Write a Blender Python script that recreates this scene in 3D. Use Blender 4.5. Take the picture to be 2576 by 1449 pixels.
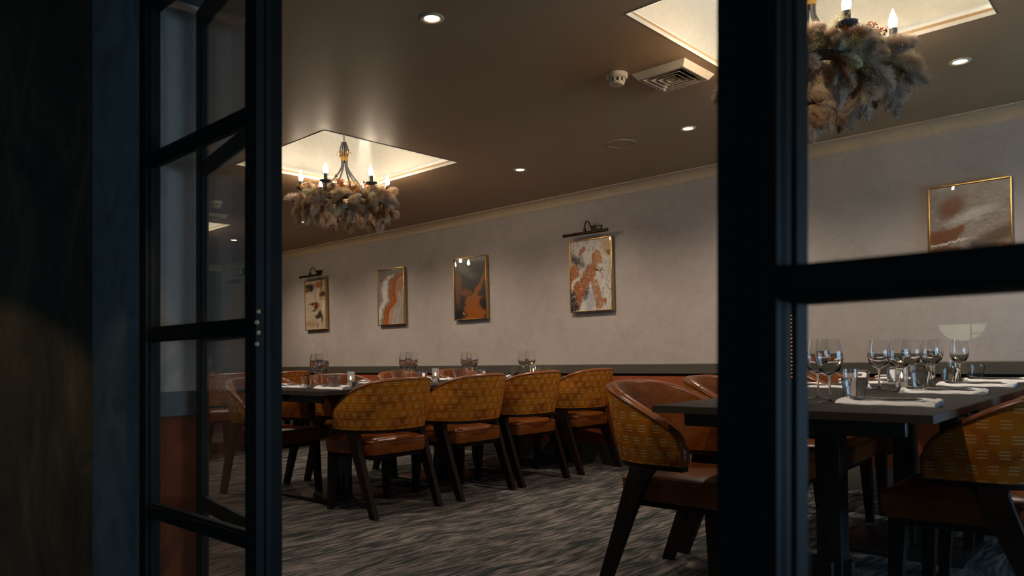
import bpy, bmesh, math, random
from mathutils import Vector, Matrix
PI = math.pi
S = bpy.context.scene
for o in list(bpy.data.objects): bpy.data.objects.remove(o)
COL = S.collection

# ---------------------------------------------------------------- camera
CAM_H, YAW, ROLL, FPX, V0 = 0.95, 0.742434, -0.0206237, 1874.69, 167.797
cam_data = bpy.data.cameras.new('camera')
cam = bpy.data.objects.new('camera', cam_data); COL.objects.link(cam)
FWD = Vector((-math.sin(YAW), math.cos(YAW), 0)); RGT = Vector((math.cos(YAW), math.sin(YAW), 0)); UPV = Vector((0, 0, 1))
cr = RGT * math.cos(ROLL) + UPV * math.sin(-ROLL) * -1
# image right direction in the world (the photo's horizon falls slightly to the left)
cr = RGT * math.cos(ROLL) - UPV * math.sin(-ROLL)
cu = cr.cross(FWD)
cam.matrix_world = Matrix(((cr.x, cu.x, -FWD.x, 0), (cr.y, cu.y, -FWD.y, 0), (cr.z, cu.z, -FWD.z, CAM_H), (0, 0, 0, 1)))
cam_data.sensor_width = 36.0; cam_data.lens = FPX / 2576 * 36.0
cam_data.shift_y = V0 / 2576
cam_data.clip_start = 0.05
cam_data.dof.use_dof = True; cam_data.dof.focus_distance = 4.2; cam_data.dof.aperture_fstop = 3.2
S.camera = cam

# ---------------------------------------------------------------- exposure, world
vs = S.view_settings
vs.view_transform = 'Standard'; vs.look = 'None'; vs.gamma = 1.0; vs.use_curve_mapping = False
vs.exposure = 0.0
W = bpy.data.worlds.new('dusk'); S.world = W; W.use_nodes = True
W.node_tree.nodes['Background'].inputs[0].default_value = (0.10, 0.28, 0.55, 1)
W.node_tree.nodes['Background'].inputs[1].default_value = 0.35

def lamp(name, kind, loc, power, color, **kw):
    d = bpy.data.lights.new(name, kind); d.energy = power; d.color = color
    for k, v in kw.items():
        if k not in ('rot', 'aim'): setattr(d, k, v)
    o = bpy.data.objects.new(name, d); COL.objects.link(o); o.location = loc
    if 'rot' in kw: o.rotation_euler = kw['rot']
    if 'aim' in kw: o.rotation_euler = (Vector(kw['aim']) - Vector(loc)).to_track_quat('-Z', 'Y').to_euler()
    return o
DAY = (0.42, 0.70, 1.0)
# dusk daylight outside the two windows of the right-hand wall
lamp('daylight_dining_window', 'AREA', (1.72, 3.7, 0.72), 64, DAY, shape='RECTANGLE', size=1.25, size_y=2.1, rot=(0, PI / 2, 0))
lamp('daylight_lobby_window', 'AREA', (1.72, -2.3, 1.0), 56, DAY, shape='RECTANGLE', size=1.7, size_y=1.1, rot=(0, PI / 2, 0))
WARM = (1.0, 0.85, 0.71)
SPOT_POWER = 86.0
BULB = 185.0
ZC = 2.35
lamp('lobby_spotlight', 'SPOT', (-1.5, .80, 2.1), 28, (1.0, .70, .32), spot_size=math.radians(38.4), spot_blend=.18, shadow_soft_size=.03, aim=(-2.94, .468, .3))

# ---------------------------------------------------------------- helpers: objects
def tag(o, label=None, cat=None, group=None, kind=None):
    if label: o['label'] = label
    if cat: o['category'] = cat
    if group: o['group'] = group
    if kind: o['kind'] = kind
    return o
def empty(name, loc=(0, 0, 0), rz=0.0, label=None, cat=None, group=None, kind=None):
    o = bpy.data.objects.new(name, None); COL.objects.link(o)
    o.location = loc; o.rotation_euler = (0, 0, rz); o.empty_display_size = 0.05
    return tag(o, label, cat, group, kind)
def link(name, me, parent=None, loc=None):
    o = bpy.data.objects.new(name, me); COL.objects.link(o)
    if parent: o.parent = parent
    if loc: o.location = loc
    return o
KIDS = {}
def dup(root, loc=None, rz=None, label=None, group=None):
    c = root.copy(); COL.objects.link(c)
    if loc is not None: c.location = loc
    if rz is not None: c.rotation_euler = (0, 0, rz)
    if label: c['label'] = label
    if group: c['group'] = group
    for ch in root.children:
        d = ch.copy(); COL.objects.link(d); d.parent = c
        for g in ch.children:
            e = g.copy(); COL.objects.link(e); e.parent = d
    return c
# ---------------------------------------------------------------- helpers: meshes
class MB:
    def __init__(s): s.v = []; s.f = []; s.sm = []; s.uv = {}
    def add(s, vs, fs, smooth=False, uvs=None):
        n = len(s.v); s.v += [tuple(p) for p in vs]
        for i, f in enumerate(fs):
            s.f.append(tuple(a + n for a in f)); s.sm.append(smooth)
            if uvs: s.uv[len(s.f) - 1] = [uvs[a] for a in f]
        return s
    def box(s, x0, x1, y0, y1, z0, z1, b=0.0):
        if b <= 0:
            vs = [(x, y, z) for z in (z0, z1) for y in (y0, y1) for x in (x0, x1)]
            return s.add(vs, [(0, 2, 3, 1), (4, 5, 7, 6), (0, 1, 5, 4), (2, 6, 7, 3), (0, 4, 6, 2), (1, 3, 7, 5)])
        bm = bmesh.new(); bmesh.ops.create_cube(bm, size=1)
        for v in bm.verts:
            v.co = ((x0 + x1) / 2 + v.co.x * (x1 - x0), (y0 + y1) / 2 + v.co.y * (y1 - y0), (z0 + z1) / 2 + v.co.z * (z1 - z0))
        bmesh.ops.bevel(bm, geom=bm.edges[:], offset=b, segments=2, profile=0.6, affect='EDGES')
        return s.bm(bm, True)
    def bm(s, bm, smooth=False):
        bm.verts.index_update()
        s.add([v.co[:] for v in bm.verts], [[v.index for v in f.verts] for f in bm.faces], smooth); bm.free(); return s
    def loft(s, rings, cap=True, smooth=True, closed=True):
        n = len(rings[0]); vs = [p for r in rings for p in r]; fs = []
        for i in range(len(rings) - 1):
            for j in range(n if closed else n - 1):
                k = (j + 1) % n
                fs.append((i * n + j, i * n + k, (i + 1) * n + k, (i + 1) * n + j))
        s.add(vs, fs, smooth)
        if cap and closed:
            m = len(rings) - 1
            s.add(rings[0], [tuple(range(n - 1, -1, -1))]); s.add(rings[m], [tuple(range(n))])
        return s
    def tube(s, pts, r, seg=8, cap=True, smooth=True):
        pts = [Vector(p) for p in pts]; rings = []; up = Vector((0.0123, 0.02, 1)).normalized()
        for i, p in enumerate(pts):
            t = (pts[min(i + 1, len(pts) - 1)] - pts[max(i - 1, 0)]).normalized()
            if i == 0:
                a = t.cross(up)
                if a.length < 0.05: a = t.cross(Vector((1, 0, 0)))
            a = (a - t * a.dot(t)).normalized(); b = t.cross(a)
            rr = r[i] if isinstance(r, (list, tuple)) else r
            rings.append([p + (a * math.cos(2 * PI * k / seg) + b * math.sin(2 * PI * k / seg)) * rr for k in range(seg)])
        return s.loft(rings, cap, smooth)
    def lathe(s, prof, seg=24, c=(0, 0), cap=True, smooth=True):
        rings = [[(c[0] + r * math.cos(2 * PI * k / seg), c[1] + r * math.sin(2 * PI * k / seg), z) for k in range(seg)] for r, z in prof]
        return s.loft(rings, cap, smooth)
    def ball(s, c, r, sub=1, sq=(1, 1, 1)):
        bm = bmesh.new(); bmesh.ops.create_icosphere(bm, subdivisions=sub, radius=1)
        for v in bm.verts: v.co = (c[0] + v.co.x * r * sq[0], c[1] + v.co.y * r * sq[1], c[2] + v.co.z * r * sq[2])
        return s.bm(bm, True)
    def mesh(s, name, mat=None):
        me = bpy.data.meshes.new(name); me.from_pydata(s.v, [], s.f); me.update()
        me.polygons.foreach_set('use_smooth', s.sm)
        me.set_sharp_from_angle(angle=math.radians(38))
        if s.uv:
            ul = me.uv_layers.new(name='UVMap')
            for p in me.polygons:
                u = s.uv.get(p.index)
                if u:
                    for li, q in zip(p.loop_indices, u): ul.data[li].uv = q
        if mat: me.materials.append(mat)
        return me
    def build(s, name, mat, parent=None, loc=None):
        return link(name, s.mesh(name, mat), parent, loc)
SHEARV = RGT * 0.0206
def lean(s):                                   # shears door set and its walls so verticals look upright to the rolled camera
    s.v = [tuple(Vector(p) + SHEARV * (p[2] - 0.95)) for p in s.v]; return s
MB.lean = lean
def bez(P, n=12):
    P = [Vector(p) for p in P]; out = []
    Q = [P[0] * 2 - P[1]] + P + [P[-1] * 2 - P[-2]]
    for i in range(1, len(Q) - 2):
        for k in range(n):
            t = k / n; a, b, c, d = Q[i - 1], Q[i], Q[i + 1], Q[i + 2]
            out.append(0.5 * ((2 * b) + (c - a) * t + (2 * a - 5 * b + 4 * c - d) * t * t + (3 * b - a - 3 * c + d) * t ** 3))
    return out + [P[-1]]

# ---------------------------------------------------------------- helpers: materials
class NT:
    def __init__(s, name):
        s.m = bpy.data.materials.new(name); s.m.use_nodes = True; s.t = s.m.node_tree
        s.b = s.t.nodes['Principled BSDF']; s.out = s.t.nodes['Material Output']
    def n(s, typ, *a, **kw):
        d = s.t.nodes.new('ShaderNode' + typ)
        for k, v in kw.items():
            if k.startswith('i_'): s.set(d.inputs[k[2:].replace('_', ' ')], v)
            else: setattr(d, k, v)
        for i, v in enumerate(a):
            if v is not None: s.set(d.inputs[i], v)
        return d
    def set(s, sock, v):
        if isinstance(v, bpy.types.NodeSocket): s.t.links.new(v, sock)
        elif isinstance(v, bpy.types.Node): s.t.links.new(v.outputs[0], sock)
        elif isinstance(v, (tuple, list)):
            n = len(sock.default_value); v = tuple(v)
            sock.default_value = v if len(v) == n else (v + (1,))[:n]
        else: sock.default_value = v
    def math(s, op, a, b=0.0, c=None, clamp=False):
        d = s.n('Math', a, b, operation=op); d.use_clamp = clamp
        if c is not None: s.set(d.inputs[2], c)
        return d.outputs[0]
    def vm(s, op, a, b=None):
        d = s.n('VectorMath', a, b, operation=op); return d.outputs[1] if op in ('LENGTH', 'DOT_PRODUCT', 'DISTANCE') else d.outputs[0]
    def mix(s, f, a, b, mode='MIX'):
        d = s.n('MixRGB', f, a, b, blend_type=mode); return d.outputs[0]
    def ramp(s, f, stops, interp='LINEAR'):
        d = s.n('ValToRGB', f); e = d.color_ramp; e.interpolation = interp
        while len(e.elements) < len(stops): e.elements.new(0.5)
        for el, (p, c) in zip(e.elements, stops):
            el.position = p; el.color = tuple(c) + (1,) if len(c) == 3 else c
        return d.outputs[0]
    def noise(s, vec, scale, detail=3, rough=0.5, dist=0.0):
        d = s.n('TexNoise', i_Vector=vec, i_Scale=scale, i_Detail=detail, i_Roughness=rough, i_Distortion=dist); return d
    def sstep(s, v, lo, hi, a=0.0, b=1.0):
        d = s.n('MapRange', v, lo, hi, a, b, interpolation_type='SMOOTHSTEP'); return d.outputs[0]
    def P(s, **kw):
        for k, v in kw.items(): s.set(s.b.inputs[k.replace('_', ' ')], v)
        return s.m
    def bump(s, h, strength=0.2, dist=0.01):
        s.set(s.b.inputs['Normal'], s.n('Bump', i_Strength=strength, i_Distance=dist, i_Height=h)); return s
def plain(name, col, rough=0.5, metal=0.0, **kw):
    t = NT(name); c = t.n('TexCoord'); f = t.noise(c.outputs['Object'], 30, 4).outputs[0]
    dark = tuple(x * 0.86 for x in col); lite = tuple(min(1, x * 1.1) for x in col)
    t.P(Base_Color=t.mix(f, dark, lite), Roughness=rough, Metallic=metal, **kw); return t.m
def emit(name, col, strength):
    t = NT(name); t.P(Base_Color=(0, 0, 0), Emission_Color=col, Emission_Strength=strength); return t.m

def m_wallpaper():
    t = NT('wallpaper_greige'); c = t.n('TexCoord').outputs['Object']
    a = t.noise(c, 3.2, 6, 0.62, 0.6).outputs[0]; f = t.noise(t.n('Mapping', c, i_Scale=(90, 90, 22)), 1, 4, 0.7).outputs[0]
    b = t.noise(c, 14, 5, 0.6, 1.5).outputs[0]
    k = t.math('ADD', t.math('MULTIPLY', a, 0.5), t.math('ADD', t.math('MULTIPLY', b, 0.35), t.math('MULTIPLY', f, 0.25)))
    t.P(Base_Color=t.ramp(k, [(0.36, (0.325, 0.272, 0.24)), (0.56, (0.385, 0.327, 0.29)), (0.76, (0.435, 0.375, 0.335))]), Roughness=0.72)
    t.bump(t.math('ADD', f, b), 0.12, 0.004); return t.m
def m_carpet():
    t = NT('carpet_streaked'); c = t.n('TexCoord').outputs['Object']
    w = t.noise(c, 1.3, 3, 0.5); d = t.n('Mapping', c, i_Rotation=(0, 0, math.radians(2)))
    off = t.vm('SCALE', t.vm('SUBTRACT', w.outputs['Color'], (0.5, 0.5, 0.5))); off.node.inputs['Scale'].default_value = 0.24
    q = t.vm('ADD', d.outputs[0], off)
    s1 = t.noise(t.n('Mapping', q, i_Scale=(56, 6.0, 1)), 1, 5, 0.58, 0.3).outputs[0]
    s2 = t.noise(t.n('Mapping', q, i_Scale=(15, 2.6, 1)), 1, 3, 0.5, 0.5).outputs[0]
    s3 = t.noise(c, 420, 2, 0.6).outputs[0]; big = t.noise(c, 1.1, 2).outputs[0]
    k = t.math('ADD', t.math('MULTIPLY', s1, 0.62), t.math('ADD', t.math('MULTIPLY', s2, 0.36), t.math('MULTIPLY', t.math('SUBTRACT', s3, 0.5), 0.22)))
    base = t.ramp(k, [(0.39, (0.011, 0.016, 0.016)), (0.47, (0.042, 0.044, 0.040)), (0.545, (0.145, 0.122, 0.107)), (0.70, (0.265, 0.225, 0.20))])
    t.P(Base_Color=t.mix(t.sstep(big, 0.4, 0.7, 0, 0.35), base, (0.05, 0.045, 0.036)), Roughness=0.95, Specular_IOR_Level=0.15)
    t.bump(t.math('ADD', k, s3), 0.5, 0.01); return t.m
def m_leather():
    t = NT('tan_leather'); c = t.n('TexCoord').outputs['Object']
    a = t.noise(c, 7, 5, 0.6, 0.8).outputs[0]; f = t.noise(c, 60, 6, 0.7, 1.0).outputs[0]; g = t.n('TexVoronoi', i_Vector=c, i_Scale=260).outputs[0]
    k = t.math('ADD', t.math('MULTIPLY', a, 0.6), t.math('MULTIPLY', f, 0.4))
    t.P(Base_Color=t.ramp(k, [(0.35, (0.085, 0.019, 0.003)), (0.52, (0.165, 0.043, 0.006)), (0.70, (0.26, 0.083, 0.015))]),
        Roughness=t.math('ADD', t.math('MULTIPLY', a, 0.14), 0.24), Specular_IOR_Level=0.32)
    t.bump(t.math('ADD', g, f), 0.05, 0.002); return t.m
def m_fabric():
    t = NT('mustard_velvet_with_dashes'); u = t.n('UVMap').outputs[0]; sx = t.n('SeparateXYZ', u); c = t.n('TexCoord').outputs['Object']
    CW, CH = 0.064, 0.0485
    row = t.math('FLOOR', t.math('DIVIDE', sx.outputs[1], CH))
    xs = t.math('ADD', t.math('DIVIDE', sx.outputs[0], CW), t.math('MULTIPLY', t.math('MODULO', row, 2.0), 0.5))
    lx = t.math('MULTIPLY', t.math('SUBTRACT', t.math('FRACT', t.math('ADD', xs, 50.0)), 0.5), CW)
    ly = t.math('MULTIPLY', t.math('SUBTRACT', t.math('FRACT', t.math('DIVIDE', sx.outputs[1], CH)), 0.5), CH)
    jit = t.noise(u, 140, 2).outputs[0]
    lx = t.math('ADD', lx, t.math('MULTIPLY', t.math('SUBTRACT', jit, 0.5), 0.008))
    inx = t.sstep(t.math('ABSOLUTE', lx), 0.0172, 0.0150)
    pit = t.math('ABSOLUTE', t.math('SUBTRACT', t.math('ABSOLUTE', ly), t.math('MULTIPLY', t.math('GREATER_THAN', t.math('ABSOLUTE', ly), 0.0055), 0.011)))
    iny = t.math('MULTIPLY', t.sstep(pit, 0.0022, 0.0012), t.math('LESS_THAN', t.math('ABSOLUTE', ly), 0.0145))
    dash = t.math('MULTIPLY', t.math('MULTIPLY', inx, iny), t.sstep(t.noise(u, 230, 3, 0.7).outputs[0], 0.30, 0.52))
    a = t.noise(c, 9, 4, 0.6, 0.8).outputs[0]
    base = t.ramp(a, [(0.32, (0.22, 0.050, 0.002)), (0.5, (0.40, 0.120, 0.004)), (0.72, (0.50, 0.175, 0.007))])
    thread = t.mix(t.noise(u, 60, 2).outputs[0], (0.40, 0.28, 0.11), (0.60, 0.49, 0.30))
    t.P(Base_Color=t.mix(dash, base, thread), Roughness=0.75, Specular_IOR_Level=0.15)
    t.bump(t.math('ADD', dash, t.math('MULTIPLY', t.noise(c, 300, 2).outputs[0], 0.2)), 0.5, 0.003); return t.m
def m_wood():
    t = NT('dark_stained_wood'); c = t.n('TexCoord').outputs['Object']
    g = t.noise(t.n('Mapping', c, i_Scale=(60, 60, 5)), 1, 5, 0.6, 1.2).outputs[0]
    t.P(Base_Color=t.ramp(g, [(0.35, (0.005, 0.0025, 0.0016)), (0.6, (0.012, 0.005, 0.003)), (0.75, (0.026, 0.010, 0.005))]), Roughness=0.5, Specular_IOR_Level=0.2)
    t.bump(g, 0.08, 0.002); return t.m
def m_panel():
    t = NT('rust_upholstery'); c = t.n('TexCoord').outputs['Object']
    a = t.noise(c, 5, 5, 0.6, 1).outputs[0]; f = t.noise(c, 120, 4, 0.7, 1).outputs[0]
    k = t.math('ADD', t.math('MULTIPLY', a, 0.5), t.math('MULTIPLY', f, 0.5))
    t.P(Base_Color=t.ramp(k, [(0.35, (0.14, 0.024, 0.005)), (0.65, (0.25, 0.054, 0.011))]), Roughness=0.7, Specular_IOR_Level=0.2)
    t.bump(f, 0.2, 0.003); return t.m
def m_ceiling():
    t = NT('taupe_satin_ceiling'); c = t.n('TexCoord').outputs['Object']
    a = t.noise(t.n('Mapping', c, i_Scale=(2, 2, 1)), 1, 3, 0.6, 0.5).outputs[0]
    f = t.noise(t.n('Mapping', c, i_Scale=(60, 7, 1)), 1, 3, 0.6).outputs[0]
    t.P(Base_Color=t.mix(a, (0.31, 0.195, 0.108), (0.38, 0.25, 0.145)), Roughness=t.math('ADD', t.math('MULTIPLY', f, 0.12), 0.42), Specular_IOR_Level=0.36, Specular_Tint=(1.0, 0.78, 0.5, 1))
    t.bump(t.math('ADD', f, a), 0.05, 0.004); return t.m
def m_dark_wall():
    t = NT('dark_textured_wall'); c = t.n('TexCoord').outputs['Object']
    a = t.noise(t.n('Mapping', c, i_Scale=(9, 9, 2.2)), 1, 6, 0.7, 0.8).outputs[0]
    t.P(Base_Color=t.ramp(a, [(0.35, (0.010, 0.008, 0.004)), (0.55, (0.036, 0.028, 0.013)), (0.75, (0.085, 0.062, 0.028))]), Roughness=0.75)
    t.bump(a, 0.3, 0.006); return t.m
def m_teal_wall():
    t = NT('dark_teal_plaster'); c = t.n('TexCoord').outputs['Object']
    a = t.noise(c, 5, 6, 0.62, 0.8).outputs[0]
    t.P(Base_Color=t.ramp(a, [(0.35, (0.085, 0.11, 0.115)), (0.65, (0.15, 0.185, 0.19))]), Roughness=0.8); t.bump(a, 0.1, 0.004); return t.m
def m_frame():
    t = NT('black_powder_coat'); c = t.n('TexCoord').outputs['Object']; f = t.noise(c, 500, 2).outputs[0]
    t.P(Base_Color=t.mix(f, (0.007, 0.0085, 0.009), (0.012, 0.014, 0.0145)), Roughness=0.55, Specular_IOR_Level=0.14); t.bump(f, 0.06, 0.001); return t.m
def m_pane():
    t = NT('clear_pane'); g = t.n('NewGeometry')
    fr = t.math('MULTIPLY', t.math('MULTIPLY', t.n('Fresnel', i_IOR=1.45).outputs[0], 1.7), t.math('SUBTRACT', 1.0, g.outputs['Backfacing']), clamp=True)
    tr = t.n('BsdfTransparent', (0.965, 0.975, 0.97)); gl = t.n('BsdfGlossy', (1, 1, 1), 0.0)
    mx = t.n('MixShader', fr, tr, gl); t.set(t.out.inputs[0], mx.outputs[0]); return t.m
def m_glass(name='clear_glass', ior=1.5, col=(1, 1, 1)):
    t = NT(name); t.P(Base_Color=col, Roughness=0.0, IOR=ior, Transmission_Weight=1.0); return t.m
def m_tabletop():
    t = NT('grey_brown_laminate'); c = t.n('TexCoord').outputs['Object']
    a = t.noise(c, 18, 5, 0.6).outputs[0]; f = t.noise(c, 300, 2).outputs[0]
    t.P(Base_Color=t.mix(a, (0.016, 0.0135, 0.0115), (0.022, 0.0185, 0.016)), Roughness=0.55, Specular_IOR_Level=0.10); t.bump(f, 0.05, 0.001); return t.m

M = dict(wall=m_wallpaper(), carpet=m_carpet(), leather=m_leather(), fabric=m_fabric(), wood=m_wood(), panel=m_panel(), ceil=m_ceiling(),
         dark=m_dark_wall(), teal=m_teal_wall(), frame=m_frame(), pane=m_pane(), glass=m_glass(), top=m_tabletop())
M['dado'] = plain('olive_grey_paint', (0.072, 0.063, 0.048), 0.5)
M['coving'] = plain('coving_paint', (0.46, 0.335, 0.21), 0.5)
M['cream'] = plain('cream_gloss_paint', (0.52, 0.505, 0.455), 0.45)
M['thread'] = plain('tan_thread', (0.20, 0.085, 0.025), 0.7)
M['black'] = plain('black_metal', (0.012, 0.011, 0.010), 0.42)
M['iron'] = plain('grey_iron', (0.085, 0.085, 0.09), 0.42, 0.3)
M['gold'] = plain('brushed_brass', (0.62, 0.36, 0.12), 0.3, 1.0)
M['screwbrass'] = plain('dull_brass', (0.52, 0.42, 0.24), 0.4, 0.6)
M['bronze'] = plain('bronze_finish', (0.05, 0.032, 0.018), 0.35, 0.8)
M['plastic'] = plain('ivory_plastic', (0.56, 0.47, 0.36), 0.45)
M['void'] = plain('recess_black', (0.01, 0.009, 0.008), 0.9)  # near-black for recesses, also paints the shade under the dado
M['cloth'] = plain('white_linen', (0.74, 0.71, 0.69), 0.85)
M['steel'] = plain('polished_steel', (0.78, 0.77, 0.76), 0.30, 1.0)
M['wax'] = plain('candle_wax', (0.75, 0.60, 0.38), 0.6)
M['bulb'] = emit('bulb_glow', (1.0, 0.82, 0.60, 1), BULB)
M['led'] = emit('downlight_glow', (1.0, 0.80, 0.45, 1), 14.0)
M['cove'] = emit('cove_glow', (1.0, 0.96, 0.86, 1), 92.0)
M['flame'] = emit('flame_glow', (1.0, 0.55, 0.16, 1), 40.0)
M['green'] = plain('sign_green', (0.012, 0.10, 0.055), 0.4)
M['white'] = plain('sign_white', (0.7, 0.72, 0.68), 0.5)
M['edge'] = plain('table_edge', (0.045, 0.030, 0.021), 0.45)

# ================================================================ the room
X0, X1, Y1 = -10.6, 1.5, 5.233
YF = 0.96           # corridor face of the wall that carries the glazed door set
XL = -2.94          # corridor wall beside the camera
def struct(name, mb, mat, parent=None):
    o = mb.build(name, mat, parent)
    if not parent: o['kind'] = 'structure'
    return o
struct('floor', MB().box(X0 - .1, X1 + .1, -3.3, Y1 + .1, -0.06, 0), M['carpet'])
struct('wall_back', MB().box(X0 - .1, X1 + .1, Y1, Y1 + .12, 0, ZC + .02), M['wall'])
struct('wall_end', MB().box(X0 - .1, X0, 1.1, Y1, 0, ZC + .02), plain('shaded_grey_wallpaper', (0.075, 0.07, 0.068), 0.75))  # dark grey paper, with the end wall's shade put into its colour
wf = struct('wall_front', MB().box(X0 - .1, -2.445, YF, 1.125, 0, ZC).lean(), M['teal'])
struct('wall_lintel', MB().box(-2.445, X1, YF, 1.125, 2.125, ZC).lean(), M['teal'])
struct('wall_lobby_left', MB().box(XL - .1, XL, -3.2, YF - .001, 0, ZC).lean(), M['dark'])
struct('wall_lobby_back', MB().box(XL - .1, X1 + .1, -3.3, -3.2, 0, ZC), M['dark'])
# reveal of the opening: wallpaper, dado and rust panel on the face turned to the doors
struct('wallpaper_panel', MB().box(-2.445, -2.439, YF + .002, 1.123, 0.85, 2.125).lean(), M['wall'], wf)
struct('dado', MB().box(-2.445, -2.425, YF + .006, 1.122, 0.775, 0.853).lean(), M['dado'], wf)
struct('padded_panel', MB().box(-2.445, -2.437, YF + .002, 1.122, 0.16, 0.775).lean(), M['panel'], wf)
struct('skirting', MB().box(-2.445, -2.430, YF + .002, 1.122, 0.0, 0.16).lean(), M['dado'], wf)
# wall with the two windows
wr = MB()
for y0, y1, z0, z1 in ((-3.2, -2.9, 0, ZC), (-2.9, -1.7, 0, .1), (-2.9, -1.7, 2.1, ZC), (-1.7, 2.6, 0, ZC), (2.6, 4.8, 0, .1), (2.6, 4.8, 2.1, ZC), (4.8, Y1 + .1, 0, ZC)):
    wr.box(X1, X1 + .1, y0, y1, z0, z1)
struct('wall_right', wr, M['wall'])
for i, (y, wd) in enumerate(((-2.9, 1.2), (2.6, 2.2))):
    w = empty('window_%d' % (i + 3), (X1 + .05, y, 0.1), kind='structure')
    f = MB()
    for a in ((0, .05), (wd / 2 - .03, wd / 2 + .03), (wd - .05, wd)): f.box(-.03, .03, a[0], a[1], 0, 2.0)
    for z in (0, .92, 1.95): f.box(-.03, .03, .05, wd - .05, z, z + .05)
    f.build('window_frame', M['frame'], w)
    MB().box(-.004, .004, .03, wd - .03, .03, 1.97).build('pane', M['pane'], w)

# ceiling with three square coffers
CO = [(-1.157, 3.167), (-4.475, 3.155), (-7.87, 3.185)]
HF = 0.56
ceil = MB()
xs = [X0 - .1]
for cx, cy in sorted(CO): xs += [cx - HF, cx + HF]
xs += [X1 + .1]
ya, yb = 3.165 - HF, 3.165 + HF
for i in range(len(xs) - 1):
    ceil.box(xs[i], xs[i + 1], -3.3, ya, ZC, ZC + .03); ceil.box(xs[i], xs[i + 1], yb, Y1 + .1, ZC, ZC + .03)
    if i % 2 == 0: ceil.box(xs[i], xs[i + 1], ya, yb, ZC, ZC + .03)
CE = struct('ceiling', ceil, M['ceil'])
PROF = [(0, -.002), (0, .016), (.004, .018), (.010, .024), (.014, .036), (.022, .050), (.036, .060), (.046, .064), (.050, .070), (.056, .074), (.062, .074), (.062, .080), (.070, .082), (.095, .084)]
for cx, cy in CO:
    mo = MB(); rings = []
    for o, z in PROF:
        h = HF + o - .002; rings.append([(cx + a * h, 3.165 + b * h, ZC + z) for a, b in ((-1, -1), (1, -1), (1, 1), (-1, 1))])
    mo.loft(rings, False, False); mo.build('moulding', M['cream'], CE)
    h = HF + .09; cw = MB()
    for a in (-1, 1):
        cw.box(cx + a * h - .01, cx + a * h + .01, 3.165 - h, 3.165 + h, ZC + .08, ZC + .62)
        cw.box(cx - h, cx + h, 3.165 + a * h - .01, 3.165 + a * h + .01, ZC + .08, ZC + .62)
    cw.box(cx - h, cx + h, 3.165 - h, 3.165 + h, ZC + .62, ZC + .64)
    cw.build('coffer', M['cream'], CE)
    ld = MB(); bf = MB(); h = HF + .066; g = HF + .045
    for a in (-1, 1):
        ld.box(cx + a * h - .006, cx + a * h + .006, 3.165 - h, 3.165 + h, ZC + .600, ZC + .604)
        ld.box(cx - h + .006, cx + h - .006, 3.165 + a * h - .006, 3.165 + a * h + .006, ZC + .600, ZC + .604)
        bf.box(cx + a * g - .004, cx + a * g + .004, 3.165 - g, 3.165 + g, ZC + .52, ZC + .62)
        bf.box(cx - g + .004, cx + g - .004, 3.165 + a * g - .004, 3.165 + a * g + .004, ZC + .52, ZC + .62)
    bf.build('light_baffle', M['cream'], CE)  # added baffle, out of view, shields the strip and keeps its light on the walls
    ld.build('light_strip', M['cove'], CE)

# coving, dado, rust panel and skirting along the back wall and end wall
def run(prof, name, mat, x0=X0, x1=X1):
    # prof: (out from wall, z); back wall then end wall, mitred
    rings = [[(x1, Y1 - d, z) for d, z in prof], [(x0 + 0.0, Y1 - d, z) for d, z in prof]]
    mb = MB()
    rings = [[(x1, Y1 - d, z) for d, z in prof], [(x0 + d, Y1 - d, z) for d, z in prof], [(x0 + d, 1.12, z) for d, z in prof]]
    mb.loft(rings, True, False); return struct(name, mb, mat)
cov = [(-.002, ZC - .082), (.006, ZC - .082), (.008, ZC - .076)]
for k in range(9):
    a = k / 8 * PI / 2; cov.append((.008 + .064 * (1 - math.cos(a)), ZC - .076 + .066 * math.sin(a)))
cov += [(.080, ZC - .010), (.080, ZC - .001), (-.002, ZC - .001)]
run(cov, 'trim_1', M['coving'])
run([(-.001, .775), (.030, .775), (.030, .848), (.026, .853), (-.001, .853)], 'trim_2', M['dado'])
run([(-.001, .16), (.016, .16), (.016, .750), (.010, .758), (-.001, .758)], 'trim_3', M['panel'])
run([(-.001, .7585), (.003, .7585), (.003, .7745), (-.001, .7745)], 'painted_shadow_gap', M['void'])  # black strip painting the shadow gap between dado and rust panel
run([(-.001, 0), (.020, 0), (.020, .150), (.014, .16), (-.001, .16)], 'baseboard_back', M['dado'])

# the flush door far along the back wall, with its closer
d3 = empty('door_2', (-10.29, Y1 - .012, 0), kind='structure')
MB().box(0, .86, -.022, .01, 0.0, 2.09, .003).build('door_panel', M['wall'], d3)
MB().box(.02, .34, -.085, -.023, 2.05, 2.10, .006).build('door_closer', M['bronze'], d3)

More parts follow.
